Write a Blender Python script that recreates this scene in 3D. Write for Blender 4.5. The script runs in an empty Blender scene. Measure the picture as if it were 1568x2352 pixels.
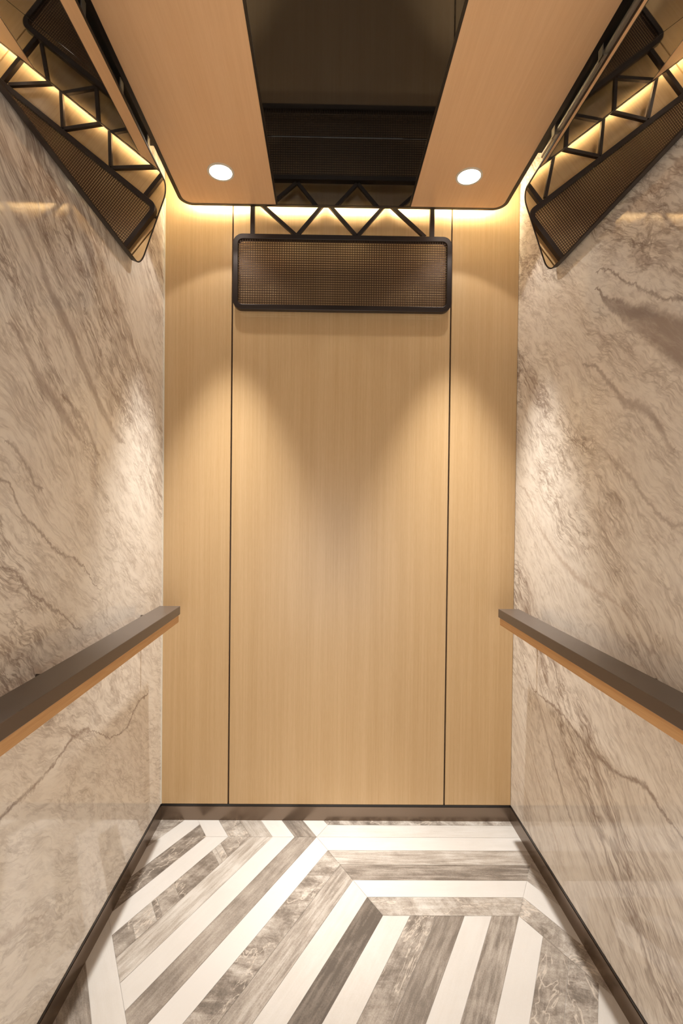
import bpy, bmesh, math, random
from mathutils import Vector, Matrix
random.seed(7)
scene = bpy.context.scene
COL = scene.collection
PI = math.pi

# ------------------------------------------------------------ camera, world, exposure
cam_d = bpy.data.cameras.new('camera')
cam = bpy.data.objects.new('camera', cam_d); COL.objects.link(cam)
fw = Vector((0.0100808, 0.9998696, -0.0126151)); rt = Vector((0.9998912, -0.0099436, 0.0108926)); up = Vector((-0.0107658, 0.0127235, 0.9998611))
cam.matrix_world = Matrix(((rt.x, up.x, -fw.x, -0.054), (rt.y, up.y, -fw.y, 0.0), (rt.z, up.z, -fw.z, 1.23), (0, 0, 0, 1)))
cam_d.sensor_fit = 'HORIZONTAL'; cam_d.sensor_width = 36
cam_d.lens = 1132.53 / 1568 * 36
cam_d.shift_x = 24.42 / 1568; cam_d.shift_y = 11.63 / 1568
cam_d.clip_start = 0.02
scene.camera = cam
world = bpy.data.worlds.new('world'); scene.world = world; world.use_nodes = True
world.node_tree.nodes['Background'].inputs[0].default_value = (1.0, 0.85, 0.7, 1)
world.node_tree.nodes['Background'].inputs[1].default_value = 0.02
vs = scene.view_settings
vs.view_transform = 'Standard'; vs.look = 'None'; vs.gamma = 1; vs.use_curve_mapping = False
vs.exposure = 0.5
LAMP_W = 150.0          # each downlight
SPILL_W = 2.6
LAMP_COL = (1.0, 0.96, 0.90)
FILL_W = 26.0         # added fill light behind the camera
STRIP_E = 75.0         # cove strip
STRIP_COL = (1.0, 0.86, 0.56)

# added soft fill light, unseen behind the camera, shining in through the front opening
ll = bpy.data.lights.new('front_fill', 'AREA'); ll.shape = 'RECTANGLE'; ll.size = 1.6; ll.size_y = 1.2; ll.energy = FILL_W; ll.color = (1.0, .92, .82)
fill_ob = bpy.data.objects.new('front_fill', ll); COL.objects.link(fill_ob); fill_ob.location = (0, -1.3, .65); fill_ob.rotation_euler = (PI / 2, 0, 0)

# ------------------------------------------------------------ car dimensions (metres)
W = 0.695              # half width
D = 1.945              # back wall
F = -0.35              # front wall
HC = 2.3915            # underside of the dropped ceiling panel
HT = 2.56              # true ceiling
YE = 1.903             # back edge of the dropped panel, face of the mesh box

# ------------------------------------------------------------ helpers
def obj(name, bm, mat, parent=None, smooth=False, kind=None):
    me = bpy.data.meshes.new(name)
    bmesh.ops.recalc_face_normals(bm, faces=bm.faces[:])
    bm.to_mesh(me); bm.free()
    for m in (mat if isinstance(mat, (list, tuple)) else [mat]): me.materials.append(m)
    if smooth:
        for p in me.polygons: p.use_smooth = True
    o = bpy.data.objects.new(name, me); COL.objects.link(o)
    if parent: o.parent = parent
    if kind: o['kind'] = kind
    return o
def thing(name, label, cat, loc=(0, 0, 0), group=None):
    o = bpy.data.objects.new(name, None); COL.objects.link(o); o.location = loc
    o.empty_display_size = .05
    o['label'] = label; o['category'] = cat
    if group: o['group'] = group
    return o
def add_box(bm, x0, x1, y0, y1, z0, z1, bev=0, M=None):
    r = bmesh.ops.create_cube(bm, size=1)
    for v in r['verts']:
        v.co = Vector(((x0 + x1) / 2 + v.co.x * (x1 - x0), (y0 + y1) / 2 + v.co.y * (y1 - y0), (z0 + z1) / 2 + v.co.z * (z1 - z0)))
    if bev:
        es = list({e for v in r['verts'] for e in v.link_edges})
        rr = bmesh.ops.bevel(bm, geom=es, offset=bev, segments=2, affect='EDGES', profile=.5)
        vs_ = rr['verts']
        if M: 
            for v in set(vs_): v.co = M @ v.co
    elif M:
        for v in r['verts']: v.co = M @ v.co
def box(x0, x1, y0, y1, z0, z1, bev=0):
    bm = bmesh.new(); add_box(bm, x0, x1, y0, y1, z0, z1, bev); return bm
def bar(bm, a, b, w, d, depth_dir=(0, 1, 0)):
    """square bar from a to b, w across, d along depth_dir"""
    a = Vector(a); b = Vector(b); t = (b - a).normalized(); n = Vector(depth_dir); n = (n - t * n.dot(t)).normalized(); s = t.cross(n)
    vs_ = []
    for p in (a, b):
        for i, j in ((-1, -1), (1, -1), (1, 1), (-1, 1)):
            vs_.append(bm.verts.new(p + s * (i * w / 2) + n * (j * d / 2)))
    for i in range(4):
        bm.faces.new((vs_[i], vs_[(i + 1) % 4], vs_[4 + (i + 1) % 4], vs_[4 + i]))
    bm.faces.new(vs_[:4][::-1]); bm.faces.new(vs_[4:])
def rrect(w, h, r, n=10, corners=(1, 1, 1, 1)):
    """rounded rectangle outline, half sizes w,h; corners: (+,+) (-,+) (-,-) (+,-)"""
    pts = []
    for k, (sx, sy) in enumerate(((1, 1), (-1, 1), (-1, -1), (1, -1))):
        rr = r if corners[k] else 0.0005
        cx, cy = sx * (w - rr), sy * (h - rr)
        for i in range(n + 1):
            a = PI / 2 * (k + i / n)
            pts.append((cx + rr * math.cos(a), cy + rr * math.sin(a)))
    return pts
def prism(pts, z0, z1, M, bm=None):
    bm = bm or bmesh.new()
    lo = [bm.verts.new(M @ Vector((x, y, z0))) for x, y in pts]
    hi = [bm.verts.new(M @ Vector((x, y, z1))) for x, y in pts]
    n = len(pts)
    for i in range(n): bm.faces.new((lo[i], lo[(i + 1) % n], hi[(i + 1) % n], hi[i]))
    bm.faces.new(lo[::-1]); bm.faces.new(hi)
    return bm
def ring(po, pi_, z0, z1, M, bev=0.0):
    """ring between outlines po and pi_, with a small chamfer on the z1 side"""
    bm = bmesh.new(); n = len(po)
    def row(p, z): return [bm.verts.new(M @ Vector((x, y, z))) for x, y in p]
    ol, oh, ih, il = row(po, z0), row(po, z1), row(pi_, z1), row(pi_, z0)
    for A, B in ((ol, oh), (oh, ih), (ih, il), (il, ol)):
        for i in range(n): bm.faces.new((A[i], A[(i + 1) % n], B[(i + 1) % n], B[i]))
    return bm
def cyl(bm, c, r0, r1, z0, z1, n=40, M=None, cap=True):
    M = M or Matrix.Identity(4)
    lo = [bm.verts.new(M @ Vector((c[0] + r0 * math.cos(2 * PI * i / n), c[1] + r0 * math.sin(2 * PI * i / n), z0))) for i in range(n)]
    hi = [bm.verts.new(M @ Vector((c[0] + r1 * math.cos(2 * PI * i / n), c[1] + r1 * math.sin(2 * PI * i / n), z1))) for i in range(n)]
    for i in range(n): bm.faces.new((lo[i], lo[(i + 1) % n], hi[(i + 1) % n], hi[i]))
    if cap: bm.faces.new(lo[::-1]); bm.faces.new(hi)
ID = Matrix.Identity(4)

# ------------------------------------------------------------ materials
class NT:
    def __init__(s, name):
        s.m = bpy.data.materials.new(name); s.m.use_nodes = True; s.t = s.m.node_tree
        s.b = s.t.nodes['Principled BSDF']; s.L = s.t.links
    def n(s, t, **k):
        o = s.t.nodes.new(t)
        for a, v in k.items(): setattr(o, a, v)
        return o
    def put(s, sock, v):
        if hasattr(v, 'is_output') or isinstance(v, bpy.types.NodeSocket): s.L.new(v, sock)
        else: sock.default_value = v
    def math(s, op, a, b=0.0, clamp=False):
        o = s.n('ShaderNodeMath', operation=op); o.use_clamp = clamp
        s.put(o.inputs[0], a); s.put(o.inputs[1], b); return o.outputs[0]
    def vmath(s, op, a, b):
        o = s.n('ShaderNodeVectorMath', operation=op); s.put(o.inputs[0], a); s.put(o.inputs[1], b); return o.outputs[0]
    def ramp(s, v, a, b, lo=0.0, hi=1.0):
        o = s.n('ShaderNodeMapRange', interpolation_type='SMOOTHSTEP'); s.put(o.inputs[0], v)
        o.inputs[1].default_value = a; o.inputs[2].default_value = b; o.inputs[3].default_value = lo; o.inputs[4].default_value = hi
        return o.outputs[0]
    def noise(s, vec, scale, detail=3, rough=.5, dist=0.0, w=None):
        o = s.n('ShaderNodeTexNoise', noise_dimensions='4D' if w is not None else '3D')
        s.put(o.inputs['Vector'], vec); o.inputs['Scale'].default_value = scale; o.inputs['Detail'].default_value = detail
        o.inputs['Roughness'].default_value = rough; o.inputs['Distortion'].default_value = dist
        if w is not None: s.put(o.inputs['W'], w)
        return o.outputs[0]
    def mix(s, f, a, b, mode='MIX'):
        o = s.n('ShaderNodeMix', data_type='RGBA', blend_type=mode)
        s.put(o.inputs[0], f); s.put(o.inputs[6], a); s.put(o.inputs[7], b); return o.outputs[2]
    def xyz(s, x, y, z):
        o = s.n('ShaderNodeCombineXYZ'); s.put(o.inputs[0], x); s.put(o.inputs[1], y); s.put(o.inputs[2], z); return o.outputs[0]
    def pos(s):
        g = s.n('ShaderNodeTexCoord'); sp = s.n('ShaderNodeSeparateXYZ'); s.L.new(g.outputs['Object'], sp.inputs[0]); return sp.outputs
    def scale(s, vec, v):
        return s.vmath('MULTIPLY', vec, v)
def simple(name, col, rough=.4, metal=0.0, spec=.5, bumpscale=None):
    q = NT(name); b = q.b
    b.inputs['Base Color'].default_value = (*col, 1); b.inputs['Roughness'].default_value = rough
    b.inputs['Metallic'].default_value = metal; b.inputs['Specular IOR Level'].default_value = spec
    x = q.pos(); n = q.noise(q.xyz(*x), 9, 2, .5)
    q.L.new(q.ramp(n, .3, .7, max(0, rough - .006), rough + .006), b.inputs['Roughness'])
    return q.m
def wood(name, light, dark, axis, rough=.32, fine=1.0, aniso=True, sheen=.5):
    """straight-grained veneer; axis = grain direction 'X','Y','Z'"""
    q = NT(name); x, y, z = q.pos(); k = .012
    if axis == 'Z': v1 = q.xyz(q.math('MULTIPLY', x, 1.0), y, q.math('MULTIPLY', z, k)); 
    elif axis == 'Y': v1 = q.xyz(x, q.math('MULTIPLY', y, k), q.math('MULTIPLY', z, 1))
    else: v1 = q.xyz(q.math('MULTIPLY', x, k), y, z)
    n1 = q.noise(v1, 170 * fine, 4, .65)
    k2 = .06
    if axis == 'Z': v2 = q.xyz(x, y, q.math('MULTIPLY', z, k2))
    elif axis == 'Y': v2 = q.xyz(x, q.math('MULTIPLY', y, k2), z)
    else: v2 = q.xyz(q.math('MULTIPLY', x, k2), y, z)
    n2 = q.noise(v2, 420 * fine, 3, .6)
    n3 = q.noise(v1, 22 * fine, 3, .5)
    a = q.ramp(n1, .32, .68); b_ = q.ramp(n2, .35, .7); c = q.ramp(n3, .3, .7)
    f = q.math('ADD', q.math('MULTIPLY', a, .45), q.math('ADD', q.math('MULTIPLY', b_, .25), q.math('MULTIPLY', c, .3)))
    q.L.new(q.mix(f, (*dark, 1), (*light, 1)), q.b.inputs['Base Color'])
    q.b.inputs['Roughness'].default_value = rough; q.b.inputs['Specular IOR Level'].default_value = sheen
    bp = q.n('ShaderNodeBump'); bp.inputs['Strength'].default_value = .08; bp.inputs['Distance'].default_value = .0004
    q.L.new(n1, bp.inputs['Height']); q.L.new(bp.outputs[0], q.b.inputs['Normal'])
    return q.m
M_back = wood('wall_veneer', (.62, .43, .235), (.52, .34, .165), 'Z', rough=.34)
M_ceil = wood('ceiling_veneer', (.87, .57, .325), (.80, .50, .27), 'Y', rough=.36, fine=.6)
M_rail = wood('handrail_oak', (.72, .43, .20), (.50, .26, .10), 'Y', rough=.4, fine=.5)
M_black = simple('black_lacquer', (.012, .009, .008), .3)
M_seam = simple('seam_dark_bronze', (.05, .03, .02), .35, .6)
M_frame = simple('box_bronze_black', (.030, .021, .018), .38, .55)
M_wire = simple('wire_bronze', (.085, .045, .028), .4, .5)
M_glass = simple('black_glass', (.006, .005, .004), .035, 0.0, 1.0)
M_cap = simple('handrail_cap_bronze', (.125, .102, .090), .28, .5)
M_base = simple('baseboard_bronze', (.22, .165, .125), .24, .85)
M_alu = simple('clip_grey', (.55, .50, .42), .35, .4)
M_dark = simple('channel_dark', (.05, .045, .04), .3, .4)
M_white = simple('white_paint', (.75, .70, .6), .6)
M_mirror = simple('mirror_silver', (.86, .83, .78), .0, 1.0)
mm = M_mirror.node_tree; 
for l in list(mm.links):
    if l.to_socket.name == 'Roughness': mm.links.remove(l)
mm.nodes['Principled BSDF'].inputs['Roughness'].default_value = .012
def emit(name, col, e, mask=None):
    q = NT(name); q.b.inputs['Base Color'].default_value = (.8, .8, .8, 1)
    q.b.inputs['Emission Color'].default_value = (*col, 1); q.b.inputs['Emission Strength'].default_value = e
    return q.m
M_disc = emit('lamp_diffuser', (1, .93, .82), 14.0)
M_strip = emit('led_strip', STRIP_COL, STRIP_E)

def fcurve(q, fac, pts, lo, hi, zlo, zhi):
    """Float Curve node: pts (y, val) mapped from [lo,hi] to [zlo,zhi]"""
    nfac = q.math('DIVIDE', q.math('SUBTRACT', fac, lo), hi - lo, clamp=True)
    c = q.n('ShaderNodeFloatCurve'); cm = c.mapping; cu = cm.curves[0]
    P = [((y - lo) / (hi - lo), (v - zlo) / (zhi - zlo)) for y, v in sorted(pts)]
    P = [(0.0, P[0][1])] + P + [(1.0, P[-1][1])]
    cu.points[0].location = P[0]; cu.points[1].location = P[-1]
    for a in P[1:-1]: cu.points.new(*a)
    for p_ in cu.points: p_.handle_type = 'AUTO_CLAMPED'
    cm.update()
    q.put(c.inputs['Value'], nfac)
    return q.math('ADD', q.math('MULTIPLY', c.outputs[0], zhi - zlo), zlo)
def marble(name, ang, veins, seed, calm=None):
    q = NT(name); x, y, z = q.pos()
    ca, sa = math.cos(ang), math.sin(ang)
    vec0 = q.xyz(0.0, y, z)
    warp = q.noise(vec0, 1.8, 2, .5, w=seed); warp2 = q.noise(vec0, 2.4, 4, .6, w=seed + 5)
    u = q.math('ADD', q.math('ADD', q.math('MULTIPLY', y, ca), q.math('MULTIPLY', z, sa)), q.math('MULTIPLY', q.math('SUBTRACT', warp, .5), .25))
    v = q.math('ADD', q.math('SUBTRACT', q.math('MULTIPLY', z, ca), q.math('MULTIPLY', y, sa)), q.math('MULTIPLY', q.math('SUBTRACT', warp2, .5), .16))
    A = q.xyz(q.math('MULTIPLY', u, .17), v, 0.0)     # strongly drawn out
    B = q.xyz(q.math('MULTIPLY', u, .36), v, 0.0)
    # density mask
    dens = q.ramp(q.noise(A, 3.2, 3, .55, w=seed + 1), .40, .66)
    if calm: dens = q.math('MULTIPLY', dens, q.ramp(z, calm[0], calm[1], calm[2], 1.0))
    col = q.mix(q.ramp(q.noise(B, 2.5, 4, .6, w=seed + 2), .3, .7), (.93, .885, .815, 1), (.86, .805, .73, 1))
    # soft smoky bands
    s1 = q.noise(A, 7, 7, .68, .25, w=seed + 3)
    band = q.math('MULTIPLY', q.ramp(s1, .50, .68), dens)
    col = q.mix(q.math('MULTIPLY', band, .8), col, (.42, .34, .29, 1))
    s4 = q.noise(A, 22, 6, .7, .2, w=seed + 13)
    col = q.mix(q.math('MULTIPLY', q.math('MULTIPLY', q.ramp(s4, .50, .66), q.ramp(dens, .0, 1, .3, 1)), .55), col, (.45, .355, .30, 1))
    # ridged veins, three scales
    for sc, wd, st, sd, src in ((4.5, .020, .65, 20, B), (9, .022, .7, 30, A), (17, .036, .72, 90, A), (20, .036, .65, 40, B), (34, .055, .65, 50, A), (60, .08, .5, 100, A)):
        r = q.math('ABSOLUTE', q.math('SUBTRACT', q.noise(src, sc, 5, .66, .35, w=seed + sd), .5))
        ln = q.ramp(r, 0.0, wd, 1.0, 0.0)
        br = q.ramp(q.noise(B, sc * .9, 2, .5, w=seed + sd + 3), .42, .60)
        col = q.mix(q.math('MULTIPLY', q.math('MULTIPLY', ln, br), q.math('MULTIPLY', q.ramp(dens, 0, 1, .35, 1), st)), col, (.27, .20, .16, 1))
    # short dark dashes
    d1 = q.noise(A, 60, 3, .55, .3, w=seed + 60)
    dm = q.ramp(q.noise(B, 5, 2, .5, w=seed + 61), .5, .7)
    col = q.mix(q.math('MULTIPLY', q.math('MULTIPLY', q.ramp(d1, .64, .72), dm), .6), col, (.30, .22, .175, 1))
    # the big individual veins
    wob = q.math('MULTIPLY', q.math('SUBTRACT', q.noise(vec0, 14, 5, .65, w=seed + 70), .5), .045)
    wob2 = q.math('MULTIPLY', q.math('SUBTRACT', q.noise(vec0, 60, 4, .6, w=seed + 72), .5), .03)
    zz = q.math('ADD', z, q.math('ADD', wob, wob2))
    for pts, colv, st, soft in veins:
        fz = fcurve(q, y, [(p[0], p[1]) for p in pts], F, D, 0.0, 2.6)
        ys = sorted(p[0] for p in pts); e = .012
        wp = [(ys[0] - e, 0.0)] + [(p[0], p[2]) for p in pts] + [(ys[-1] + e, 0.0)]
        fwid = fcurve(q, y, wp, F, D, 0.0, .12)
        dist = q.math('ABSOLUTE', q.math('SUBTRACT', zz, fz))
        m = q.ramp(q.math('DIVIDE', dist, q.math('MAXIMUM', fwid, .0002)), soft, 1.0, 1.0, 0.0)
        m = q.math('MULTIPLY', m, q.math('GREATER_THAN', fwid, .0008))
        tx = q.ramp(q.noise(A, 30, 6, .7, .4, w=seed + 80), .32, .60, .6 if soft else .5, 1.0)
        col = q.mix(q.math('MULTIPLY', q.math('MULTIPLY', m, tx), st), col, (*colv, 1))
    q.L.new(col, q.b.inputs['Base Color'])
    q.b.inputs['Roughness'].default_value = .055; q.b.inputs['Specular IOR Level'].default_value = .6
    return q.m
GB = (.27, .20, .165); GR = (.37, .30, .26)
veinsL = [
 ([(1.035, 1.83, .018), (1.09, 1.796, .022), (1.158, 1.722, .030), (1.236, 1.67, .032), (1.326, 1.587, .030), (1.417, 1.513, .026), (1.553, 1.445, .012)], GR, .75, .2),
 ([(1.00, 1.60, .006), (1.09, 1.535, .022), (1.178, 1.474, .034), (1.249, 1.434, .016), (1.33, 1.40, .006)], GR, .7, .2),
 ([(1.36, 1.951, .01), (1.485, 1.863, .014), (1.617, 1.78, .014), (1.798, 1.654, .012), (1.929, 1.533, .01)], (.45, .36, .30), .6, .1),
 ([(1.20, 1.50, .004), (1.27, 1.475, .016), (1.34, 1.435, .018), (1.40, 1.38, .006)], GB, .65, .1),
 ([(.90, .620, .004), (.978, .612, .008), (1.064, .61, .010), (1.175, .619, .007), (1.255, .639, .009), (1.312, .638, .012), (1.36, .615, .004), (1.413, .582, .004), (1.517, .53, .005), (1.60, .52, .008), (1.711, .562, .008), (1.80, .56, .004)], GB, .85, .0),
 ([(.85, .42, .012), (.979, .362, .016), (1.065, .333, .010), (1.149, .288, .003)], (.45, .36, .30), .6, .1),
 ([(.976, 1.286, .008), (1.061, 1.207, .010), (1.181, 1.133, .008), (1.307, 1.077, .005), (1.42, 1.00, .003)], GB, .7, .0),
 ([(.97, 1.11, .004), (1.10, 1.03, .008), (1.21, .97, .007), (1.30, .915, .004)], GB, .7, .0),
 ([(1.0, 1.36, .008), (1.06, 1.32, .014), (1.12, 1.27, .008)], GB, .7, .0)]
veinsR = [
 ([(1.385, 1.86, .003), (1.34, 1.815, .016), (1.24, 1.735, .040), (1.15, 1.675, .055), (1.05, 1.60, .070), (.95, 1.55, .07), (.7, 1.40, .05)], (.36, .295, .26), .92, .45),
 ([(1.378, 1.905, .004), (1.236, 1.81, .008), (1.135, 1.735, .009), (1.039, 1.68, .010), (.9, 1.60, .01)], GB, .8, .0),
 ([(1.441, 1.663, .006), (1.305, 1.577, .016), (1.246, 1.518, .020), (1.159, 1.478, .022), (1.097, 1.416, .022), (1.06, 1.37, .008)], GR, .75, .1),
 ([(1.434, 1.445, .004), (1.279, 1.367, .012), (1.204, 1.316, .016), (1.121, 1.241, .012), (1.027, 1.205, .010)], GR, .65, .0),
 ([(1.90, 1.33, .006), (1.681, 1.153, .012), (1.445, 1.037, .014), (1.23, .99, .010), (1.112, .914, .010)], (.48, .38, .32), .6, .0),
 ([(1.86, .70, .005), (1.828, .658, .007), (1.723, .599, .006), (1.566, .60, .009), (1.429, .579, .012), (1.336, .562, .022), (1.30, .565, .010), (1.235, .573, .012), (1.133, .597, .012), (1.059, .567, .008), (1.009, .558, .006), (.8, .50, .006)], GB, .85, .0),
 ([(1.748, .589, .010), (1.657, .504, .018), (1.574, .413, .016), (1.499, .331, .010), (1.419, .277, .006)], GR, .7, .0),
 ([(1.85, .42, .004), (1.70, .30, .012), (1.58, .20, .014), (1.48, .12, .008)], (.48, .38, .32), .6, .0)]
M_marL = marble('marble_left', math.radians(-37), veinsL, 3.0, calm=(.45, .85, .25))
M_marR = marble('marble_right', math.radians(38), veinsR, 11.0)

# ------------------------------------------------------------ shell
obj('ceiling', box(-W - .05, W + .05, F - .05, D + .05, HT, HT + .03), M_white, kind='structure')
obj('wall_left', box(-W - .03, -W, F, D, -.002, HT), M_marL, kind='structure')
obj('wall_right', box(W, W + .03, F, D, -.002, HT), M_marR, kind='structure')
wb = obj('wall_back', box(-W - .03, W + .03, D + .012, D + .04, 0, HT), M_seam, kind='structure')
SE = .429
for a, b in ((-W, -SE - .0025), (-SE + .0025, SE - .0025), (SE + .0025, W)):
    obj('wood_panel', box(a + .0003, b - .0003, D, D + .0118, .0632, HT, .0012), M_back, wb)
bm = bmesh.new()
for b in ((-W, -.46, F - .06, F, 0, HT), (.46, W, F - .06, F, 0, HT), (-.46, .46, F - .06, F, 2.12, HT)): add_box(bm, *b)  # opening left so the added fill light can shine in
obj('wall_front', bm, M_back, kind='structure')

# floor: stone planks of one width laid in hexagonal chevrons
PW = .0720; AX, AY = -.0755, 1.8435
C30 = math.cos(PI / 6)
def s60(p): return ((p[0] - AX) * C30 - (p[1] - AY) * .5) / PW
def s120(p): return ((p[0] - AX) * C30 + (p[1] - AY) * .5) / PW
def s0(p): return -(p[1] - AY) / PW
def clip(poly, f, c, sgn):       # keep sgn*(f-c) >= 0
    out = []
    for i in range(len(poly)):
        a, b = poly[i], poly[(i + 1) % len(poly)]
        fa, fb = sgn * (f(a) - c), sgn * (f(b) - c)
        if fa >= 0: out.append(a)
        if (fa >= 0) != (fb >= 0):
            t = fa / (fa - fb); out.append((a[0] + (b[0] - a[0]) * t, a[1] + (b[1] - a[1]) * t))
    return out
fb = bmesh.new(); lay = fb.loops.layers.float_color.new('plank'); uvl = fb.loops.layers.uv.new('UVMap')
G = .0055                         # half joint, in plank widths
def plank(cons, tone, style, ang):
    poly = [(-W, F), (W, F), (W, D), (-W, D)]
    for f, lo, hi in cons:
        if lo is not None: poly = clip(poly, f, lo + G, 1)
        if len(poly) < 3: return
        if hi is not None: poly = clip(poly, f, hi - G, -1)
        if len(poly) < 3: return
    seed = random.random(); ca, sa = math.cos(ang), math.sin(ang)
    try: fc = fb.faces.new([fb.verts.new((x, y, 0)) for x, y in poly])
    except ValueError: return
    for l in fc.loops:
        l[lay] = (tone, seed, style, 1)
        x, y = l.vert.co.x, l.vert.co.y
        l[uvl].uv = (x * ca + y * sa, -x * sa + y * ca)
R60, R120 = math.radians(60), math.radians(120)
# tones: 0 white ... 1 dark;  style: 0 smooth, .5 streaky along, 1 rough blotches
T60 = {-9: (.5, .5), -8: (.55, 1), -7: (.05, .1), -6: (.72, .8), -5: (.03, .1), -4: (.58, .7), -3: (.38, .5), -2: (.07, .1), -1: (.60, .25), 0: (.0, .05),
       1: (.60, 1), 2: (.50, .55), 3: (.16, .2), 4: (.92, .3), 5: (.18, .2), 6: (.66, .75), 7: (.72, .35), 8: (.10, .2), 9: (.62, .5),
       10: (.06, .05), 11: (.60, .8), 12: (.58, 1), 13: (.12, .2), 14: (.6, .5), 15: (.1, .1), 16: (.7, .4), 17: (.2, .2), 18: (.6, .5), 19: (.1, .1), 20: (.6, .5)}
for k in range(-9, 0):            # left of the B mitre; split where s120 < -5 may rise above the s0 = 0 joint
    lo, hi = k, k + 1
    t = T60[k]
    if k <= -6:
        plank([(s60, lo, hi), (s120, -10, -5)], *t, R60)
        plank([(s60, lo, hi), (s120, -5, None), (s0, 0, None)], *t, R60)
    elif k == -4:                 # patchwork strip, cut across
        cuts = [-10, -9.2, -8.3, -8.05, -7.2, -5.05, -4.85, -4.5]
        for a, b in zip(cuts, cuts[1:]):
            plank([(s60, lo, hi), (s120, a, b), (s0, 0, None)], random.choice((.42, .5, .62, .7)), .8, R60)
        plank([(s60, lo, hi), (s120, -4.5, None), (s0, 0, None)], .66, .8, R60)
    else:
        plank([(s60, lo, hi), (s120, -10, None), (s0, 0, None)], *t, R60)
for k in range(0, 5):
    plank([(s60, k, k + 1), (s120, -10, 0), (s0, 0, None)], *T60[k], R60)
for k in range(5, 10):
    plank([(s60, k, k + 1), (s120, -10, 5), (s0, 5, None)], *T60[k], R60)
for k in range(10, 21):
    plank([(s60, k, k + 1), (s120, -10, 5)], *T60[k], R60)
# upper left, running the other way
for k, t in zip(range(-5, 1), ((.05, .1), (.55, .8), (.45, .3), (.08, .1), (.72, .6), (.14, .1))):
    c = [(s120, k, k + 1), (s0, None, 0)]
    if k == 0: c.append((s60, None, 0))
    plank(c, *t, R120)
plank([(s120, 1, None), (s60, None, 0), (s0, None, -1)], .62, .8, 0)
# horizontals
for k, t in zip(range(-2, 5), ((.55, 1), (.17, .4), (.06, .3), (.45, .45), (.66, .55), (.05, .15), (.48, .8))):
    c = [(s0, k, k + 1), (s60, 0, 10)] + ([(s120, 0, None)] if k >= 0 else [(s120, 1, None)] if k < -1 else [])
    plank(c, *t, 0)
# right, beyond the s60 = 10 mitre
for k, t in zip(range(5, 13), ((.52, .9), (.06, .1), (.50, .6), (.45, .6), (.5, .6), (.1, .1), (.5, .6), (.1, .1))):
    plank([(s120, k, k + 1), (s60, 10, None)], *t, R120)
# lower left, beyond the s120 = -10 mitre
for k, t in zip(range(-20, -9), ((.1, .1), (.6, .5), (.1, .1), (.6, .5), (.2, .1), (.6, .5), (.1, .1), (.60, .7), (.66, .6), (.10, .25))):
    plank([(s120, k, k + 1)], *t, R120)
v4 = [fb.verts.new(p) for p in ((-W, F, -.0012), (W, F, -.0012), (W, D, -.0012), (-W, D, -.0012))]
jf = fb.faces.new(v4)
for l in jf.loops: l[lay] = (.30, 0, 0, 1); l[uvl].uv = (0, 0)
v8 = [fb.verts.new(p) for p in ((-W, F, -.03), (W, F, -.03), (W, D, -.03), (-W, D, -.03))]
b8 = fb.faces.new(v8[::-1])
for l in b8.loops: l[lay] = (.30, 0, 0, 1); l[uvl].uv = (0, 0)
q = NT('floor_stone')
at = q.n('ShaderNodeAttribute', attribute_name='plank'); sp = q.n('ShaderNodeSeparateColor'); q.L.new(at.outputs['Color'], sp.inputs[0])
tone, seed, style = sp.outputs
uv = q.n('ShaderNodeUVMap'); s_ = q.n('ShaderNodeSeparateXYZ'); q.L.new(uv.outputs[0], s_.inputs[0])
uu, vv = s_.outputs[0], s_.outputs[1]
wv = q.math('MULTIPLY', seed, 40.0)
along = q.xyz(q.math('MULTIPLY', uu, .09), vv, 0.0)
diag = q.xyz(q.math('MULTIPLY', q.math('ADD', uu, q.math('MULTIPLY', vv, .5)), 1.0), q.math('MULTIPLY', vv, .35), 0.0)
iso = q.xyz(uu, vv, 0.0)
streak = q.ramp(q.noise(along, 75, 6, .7, .3, w=wv), .3, .7, -1, 1)
cloud = q.ramp(q.noise(iso, 7, 5, .6, .8, w=wv), .3, .7, -1, 1)
rough = q.ramp(q.noise(iso, 22, 8, .78, .5, w=wv), .32, .68, -1, 1)
crossb = q.ramp(q.noise(diag, 16, 5, .7, 1.0, w=q.math('ADD', wv, 7)), .35, .65, -1, 1)
grit = q.ramp(q.noise(iso, 300, 2, .6, w=wv), .3, .7, -1, 1)
wmid = q.math('SUBTRACT', 1.0, q.math('MULTIPLY', q.math('ABSOLUTE', q.math('SUBTRACT', style, .5)), 1.9), clamp=True)
whi = q.ramp(style, .5, 1.0)
amp = q.ramp(tone, 0, .5, .28, 1.0)
tex = q.math('ADD', q.math('MULTIPLY', streak, q.math('ADD', q.math('MULTIPLY', wmid, .17), .03)), q.math('MULTIPLY', cloud, .09))
tex = q.math('ADD', tex, q.math('MULTIPLY', q.math('ADD', q.math('MULTIPLY', rough, .20), q.math('MULTIPLY', crossb, .16)), whi))
tex = q.math('ADD', tex, q.math('MULTIPLY', grit, .05))
val = q.math('ADD', tone, q.math('MULTIPLY', tex, amp), clamp=True)
cr = q.n('ShaderNodeValToRGB'); q.L.new(val, cr.inputs[0])
e = cr.color_ramp.elements; e[0].position = 0; e[0].color = (.68, .66, .635, 1); e[1].position = 1; e[1].color = (.10, .082, .068, 1)
for ps, c in ((.25, (.58, .548, .505, 1)), (.5, (.39, .345, .30, 1)), (.75, (.21, .178, .15, 1))):
    k = e.new(ps); k.color = c
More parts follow.
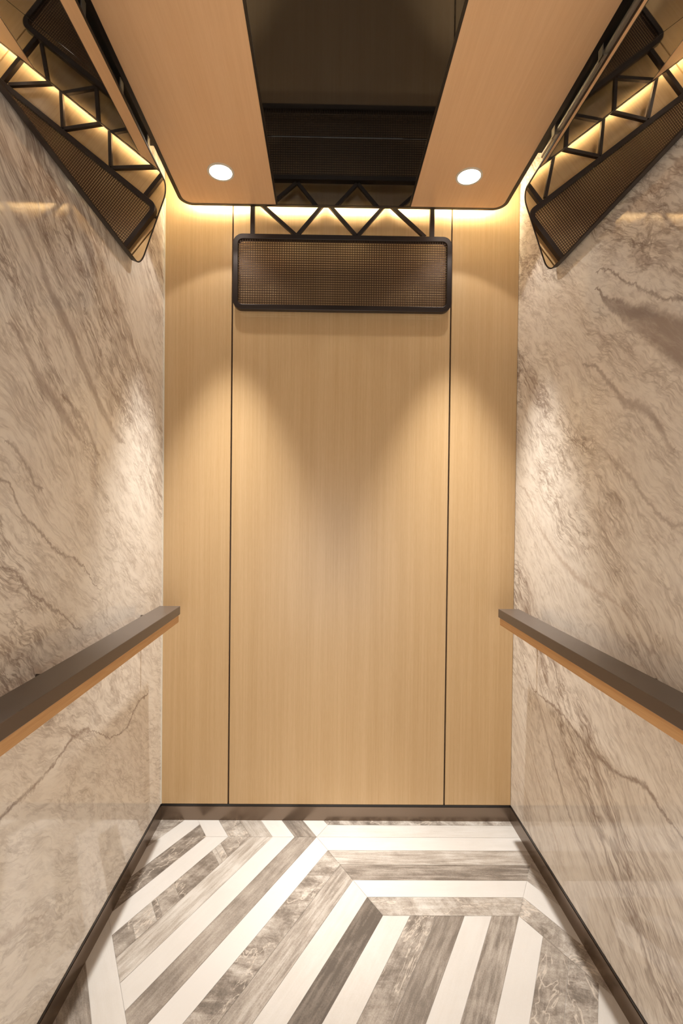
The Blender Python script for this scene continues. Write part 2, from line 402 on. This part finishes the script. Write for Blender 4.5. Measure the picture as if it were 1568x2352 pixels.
# thin pale veins in the rough planks
vr = q.math('ABSOLUTE', q.math('SUBTRACT', q.noise(q.xyz(q.math('MULTIPLY', uu, .35), vv, 0.0), 9, 4, .6, 1.2, w=q.math('ADD', wv, 3)), .5))
vm = q.math('MULTIPLY', q.ramp(vr, 0, .012, 1, 0), q.math('MULTIPLY', q.ramp(style, .55, .8), .55))
q.L.new(q.mix(vm, cr.outputs[0], (.74, .66, .57, 1)), q.b.inputs['Base Color'])
q.b.inputs['Roughness'].default_value = .42
me = bpy.data.meshes.new('floor'); fb.to_mesh(me); fb.free(); me.materials.append(q.m)
fl = bpy.data.objects.new('floor', me); COL.objects.link(fl); fl['kind'] = 'structure'

# baseboards, each topped by a black strip standing in for the shadow gap
for nm, b0, b1 in (('baseboard_back', (-W + .0032, W - .0032, D - .003, D + .011, 0, .0545), (-W + .0032, W - .0032, D - .001, D + .011, .0547, .063)),
                   ('baseboard_left', (-W, -W + .003, F, D, 0, .0545), (-W, -W + .0015, F, D, .0547, .063)),
                   ('baseboard_right', (W - .003, W, F, D, 0, .0545), (W - .0015, W, F, D, .0547, .063))):
    o = obj(nm, box(*b0), M_base, kind='structure')
    obj('shadow_strip', box(*b1), M_black, o)
# pale sealant lines in the two back corners
obj('trim_1', box(-W, -W + .0035, D - .0035, D, .064, HC + .05), M_white, kind='structure')

# ------------------------------------------------------------ dropped ceiling panel
PH = .617; PR = .05; PT = .032; PF = F + .06
GX = .2495; GG = .0075
cp = thing('ceiling_panel', 'dropped ceiling raft with two wood veneer fields, a black glass middle and black rounded edge', 'ceiling panel', (0, (YE + PF) / 2, HC))
cy = (YE + PF) / 2; ph = (YE - PF) / 2
Mc = Matrix.Translation((0, 0, 0))
outer = rrect(PH, ph, PR, 12); inner = rrect(PH - .013, ph - .013, PR - .013, 12)
obj('edge_frame', ring(outer, inner, -.001, PT, Mc), M_black, cp)
def clipx(pts, a, b):
    f = lambda p: p[0]
    return clip(clip(pts, f, a, 1), f, b, -1)
def tube_hole_prism(pts, hole_c, r, z0, z1):
    """plate with round holes cut clean through its underside: build by boolean-free triangle fill"""
    bm = bmesh.new()
    lo = [bm.verts.new((x, y, z0)) for x, y in pts]
    edges = [bm.edges.new((lo[i], lo[(i + 1) % len(lo)])) for i in range(len(lo))]
    rings = []
    for c in hole_c:
        h = [bm.verts.new((c[0] + r * math.cos(2 * PI * i / 48), c[1] + r * math.sin(2 * PI * i / 48), z0)) for i in range(48)]
        edges += [bm.edges.new((h[i], h[(i + 1) % 48])) for i in range(48)]; rings.append(h)
    bmesh.ops.triangle_fill(bm, use_beauty=True, edges=edges)
    r_ = bmesh.ops.extrude_face_region(bm, geom=bm.faces[:])
    for v in [g for g in r_['geom'] if isinstance(g, bmesh.types.BMVert)]: v.co.z = z1
    return bm
LX = .428; LY = (1.714, .30); LR = .041
for s in (-1, 1):
    a, b = (GX + GG, PH) if s > 0 else (-PH, -GX - GG)
    pts = clipx(rrect(PH - .0133, ph - .0133, PR - .0133, 12), a, b)
    obj('wood_board', tube_hole_prism(pts, [(s * LX, y - cy) for y in LY], LR, 0, PT - .002), M_ceil, cp)
    obj('divider_strip', box(*sorted((s * (GX + .0001), s * (GX + GG - .0002))), -ph + .0135, ph - .0135, .0006, PT - .004), M_black, cp)
SEAM = 1.549
for ya, yb in ((-ph + .0133, SEAM - .0012 - cy), (SEAM + .0012 - cy, ph - .0133)):
    obj('black_glass', box(-GX, GX, ya, yb, .0004, PT - .006, .0008), M_glass, cp)
obj('backing_board', box(-PH + .02, PH - .02, -ph + .02, ph - .02, PT - .0015, PT + .006), M_dark, cp)

# ------------------------------------------------------------ downlights
GRP = None
dl = [(-LX, LY[0], 'glowing round downlight in the left veneer field near the back wall'),
      (LX, LY[0], 'glowing round downlight in the right veneer field near the back wall'),
      (-LX, LY[1], 'round downlight in the left veneer field, toward the car entrance'),
      (LX, LY[1], 'round downlight in the right veneer field, toward the car entrance')]
for x, y, lab in dl:
    t = thing('downlight', lab, 'light', (x, y, HC), 'downlights in the ceiling raft')
    Mt = ID
    n = 48; po = [(.0455 * math.cos(2 * PI * i / n), .0455 * math.sin(2 * PI * i / n)) for i in range(n)]
    pi2 = [(.0385 * math.cos(2 * PI * i / n), .0385 * math.sin(2 * PI * i / n)) for i in range(n)]
    obj('trim_ring', ring(po, pi2, -.003, 0.0, Mt), M_white, t, smooth=False)
    bm = bmesh.new(); cyl(bm, (0, 0), .038, .038, -.002, .0, 48)
    obj('diffuser', bm, M_disc, t)
    ld = bpy.data.lights.new('downlight_beam', 'SPOT'); ld.energy = LAMP_W; ld.color = LAMP_COL
    ld.spot_size = math.radians(45); ld.spot_blend = 1.0; ld.shadow_soft_size = .016
    lo = bpy.data.objects.new('downlight_beam', ld); COL.objects.link(lo); lo.parent = t; lo.location = (0, 0, -.02)
    l2 = bpy.data.lights.new('downlight_spill', 'SPOT'); l2.energy = SPILL_W; l2.color = LAMP_COL
    l2.spot_size = math.radians(100); l2.spot_blend = .12; l2.shadow_soft_size = .014
    lo2 = bpy.data.objects.new('downlight_spill', l2); COL.objects.link(lo2); lo2.parent = t; lo2.location = (0, 0, -.018)

# ------------------------------------------------------------ cove light strip over the back gap
t = thing('light_strip', 'warm glowing cove strip on the back edge of the ceiling raft', 'light', (0, 1.88, HC + .0385))
obj('channel', box(-.585, .585, -.020, .004, 0, .022), M_white, t)
obj('diffuser', box(-.58, .58, .0045, .010, .001, .021), M_strip, t)

t = thing('light_strip', 'added unseen warm strip under the car roof, widening the glow on the back wall', 'light', (0, 1.90, HT))  # second strip, added to stretch the cove glow further down the wall
obj('channel', box(-.64, .64, -.022, .0, -.030, 0), M_white, t)
obj('diffuser', box(-.635, .635, -.020, -.002, -.033, -.0302), emit('added_glow_strip', STRIP_COL, 60.0), t)

# ------------------------------------------------------------ side channels with clips and tubes
def tube_channel(s, y0, y1, clips, lab):
    t = thing('tube_light', lab, 'light', (s * .655, (y0 + y1) / 2, HC), 'tube channels beside the ceiling raft')
    yc = (y0 + y1) / 2
    bm = bmesh.new(); add_box(bm, -.028, .037, y0 - yc, y1 - yc, .045, .075)
    obj('channel', bm, M_dark, t)
    bm = bmesh.new(); cyl(bm, (0, 0), .008, .008, y0 - yc + .02, y1 - yc - .01, 20, Matrix.Translation((.0, 0, .028)) @ Matrix.Rotation(-PI / 2, 4, 'X'))
    obj('tube', bm, M_dark if s < 0 else M_alu, t, smooth=False)
    for c in clips:
        bm = bmesh.new()
        add_box(bm, -.014, .014, c - yc - .010, c - yc + .010, .012, .0165)
        add_box(bm, -.0145, -.0115, c - yc - .010, c - yc + .010, .012, .046)
        add_box(bm, .0115, .0145, c - yc - .010, c - yc + .010, .012, .046)
        add_box(bm, -.004, .004, c - yc + .010, c - yc + .10, .012, .015)
        obj('clip', bm, M_alu, t)
tube_channel(-1, F + .1, 1.66, (1.19, 1.41, 1.62), 'dark tube channel with grey clips between left mirror and ceiling raft')
tube_channel(1, F + .1, 1.66, (1.28, 1.545), 'tube channel with grey clips between right mirror and ceiling raft')

# ------------------------------------------------------------ mesh box on the back wall
bx = thing('mesh_box', 'dark bronze wire mesh box hung on the wood back wall under a zigzag truss', 'mesh box', (0, YE, 2.0))
BW = .4205; BZ0, BZ1 = 2.000, 2.288; bh = (BZ1 - BZ0) / 2; FD = .024
Mb = Matrix.Translation((0, 0, bh)) @ Matrix.Rotation(PI / 2, 4, 'X')      # local x -> x, y -> z, z -> -y
bo = rrect(BW, bh, .036, 12); bi = rrect(BW - .0195, bh - .0195, .018, 12)
fr = obj('frame', ring(bo, bi, -FD, 0.0, Mb), M_frame, bx)
bv = fr.modifiers.new('bevel', 'BEVEL'); bv.width = .0018; bv.segments = 2; bv.limit_method = 'ANGLE'
iw, ih = BW - .018, bh - .018; wd = .0013
nx, nz = 86, 28
for dy in (.004, .019):            # two layers of square wire mesh, front and rear of the frame
    bm = bmesh.new()
    for i in range(1, nx):
        x = -iw + 2 * iw * i / nx
        c = .005 if abs(x) > iw - .016 else 0
        add_box(bm, x - wd / 2, x + wd / 2, dy, dy + .0012, bh - ih + c, bh + ih - c)
    for i in range(1, nz):
        z = bh - ih + 2 * ih * i / nz
        c = .005 if abs(z - bh) > ih - .014 else 0
        add_box(bm, -iw + c, iw - c, dy + .0013, dy + .0025, z - wd / 2, z + wd / 2)
    obj('wire_mesh', bm, M_wire, bx)
for px in (-.348, .344):
    bm = bmesh.new(); bar(bm, (px, .016, 2 * bh - .001), (px, .016, HT - .0005 - 2.0), .0165, .0165)
    obj('post', bm, M_frame, bx)
bm = bmesh.new(); bar(bm, (-.343, .016, 2 * bh + .145), (.343, .016, 2 * bh + .145), .012, .012, (0, 1, 0))
obj('top_rail', bm, M_frame, bx)
zb, zt = 2 * bh + .004, 2 * bh + .135
for (xa, za), (xb, zb_) in (((-.333, zt), (-.182, zb)), ((-.176, zb), (-.067, zt)), ((-.067, zt), (.052, zb)), ((.056, zb), (.170, zt)), ((.170, zt), (.318, zb))):
    bm = bmesh.new(); bar(bm, (xa, .016, za), (xb, .016, zb_), .0125, .0125)
    obj('truss_bar', bm, M_frame, bx)
for sx in (-1, 1):
    for z in (.03, 2 * bh - .03):
        bm = bmesh.new(); cyl(bm, (0, 0), .006, .006, FD - .001, D - YE + .0005, 16, Matrix.Translation((sx * (BW - .01), 0, z)) @ Matrix.Rotation(-PI / 2, 4, 'X'))
        obj('standoff', bm, M_frame, bx)

# ------------------------------------------------------------ tilted mirrors
def mirror(s, lab):
    bot = Vector((s * .671, 0, 2.021)); top = Vector((s * .581, 0, 2.282)); yend = 1.632; yst = .02
    upv = (top - bot).normalized(); hgt = (top - bot).length
    yv = Vector((0, 1, 0)); nrm = Vector((-s * upv.z, 0, -abs(upv.x)))      # faces in and down
    cen = (bot + top) / 2 + Vector((0, (yend + yst) / 2, 0))
    t = thing('tilted_mirror', lab, 'mirror', cen, 'tilted mirrors along the top of the marble walls')
    R = Matrix((( yv.x, upv.x, nrm.x, 0), (yv.y, upv.y, nrm.y, 0), (yv.z, upv.z, nrm.z, 0), (0, 0, 0, 1)))
    hw, hh = (yend - yst) / 2, hgt / 2
    po = rrect(hw, hh, .042, 12); pi_ = rrect(hw - .0038, hh - .0038, .0385, 12)
    obj('frame', ring(po, pi_, -.016, .0015, R), M_frame, t)
    obj('mirror_glass', prism(rrect(hw - .0036, hh - .0036, .0385, 12), -.004, 0, R), M_mirror, t)
    obj('back_plate', prism(rrect(hw - .0036, hh - .0036, .0385, 12), -.0155, -.0042, R), M_black, t)
    for yy in (-.6, 0, .6):
        bm = bmesh.new()
        p0 = Vector((0, yy, 0)) + upv * (hh * .5) - nrm * .0155
        p1 = Vector((s * W - cen.x, yy, p0.z))
        bar(bm, p0, p1, .02, .02, (0, 1, 0)); obj('bracket', bm, M_black, t)
mirror(-1, 'long tilted mirror with black rounded frame above the left marble wall')
mirror(1, 'long tilted mirror with black rounded frame above the right marble wall')

# ------------------------------------------------------------ handrails
def handrail(s, lab):
    xi, xo = .577, .652; y1, y0 = 1.785, F + .12; zt = .880
    t = thing('handrail', lab, 'handrail', (s * (xi + xo) / 2, (y0 + y1) / 2, zt - .058), 'handrails on the marble walls')
    cx, cyy = (xi + xo) / 2, (y0 + y1) / 2; hw = (xo - xi) / 2
    obj('metal_cap', box(-hw, hw, y0 - cyy, y1 - cyy, .0275, .058, .0015), M_cap, t)
    obj('wood_rail', box(-hw + .005, hw - .004, y0 - cyy + .004, y1 - cyy - .004, 0, .0273, .0012), M_rail, t)
    for yy in (1.722, 1.1, .45):
        bm = bmesh.new(); cyl(bm, (0, 0), .004, .004, hw - .002, W - cx + .0005, 20, Matrix.Translation((0, yy - cyy, .034)) @ Matrix.Rotation(s * PI / 2, 4, 'Y'))
        obj('bracket', bm, M_cap, t, smooth=False)
handrail(-1, 'bronze topped handrail with oak underside along the left marble wall')
handrail(1, 'bronze topped handrail with oak underside along the right marble wall')
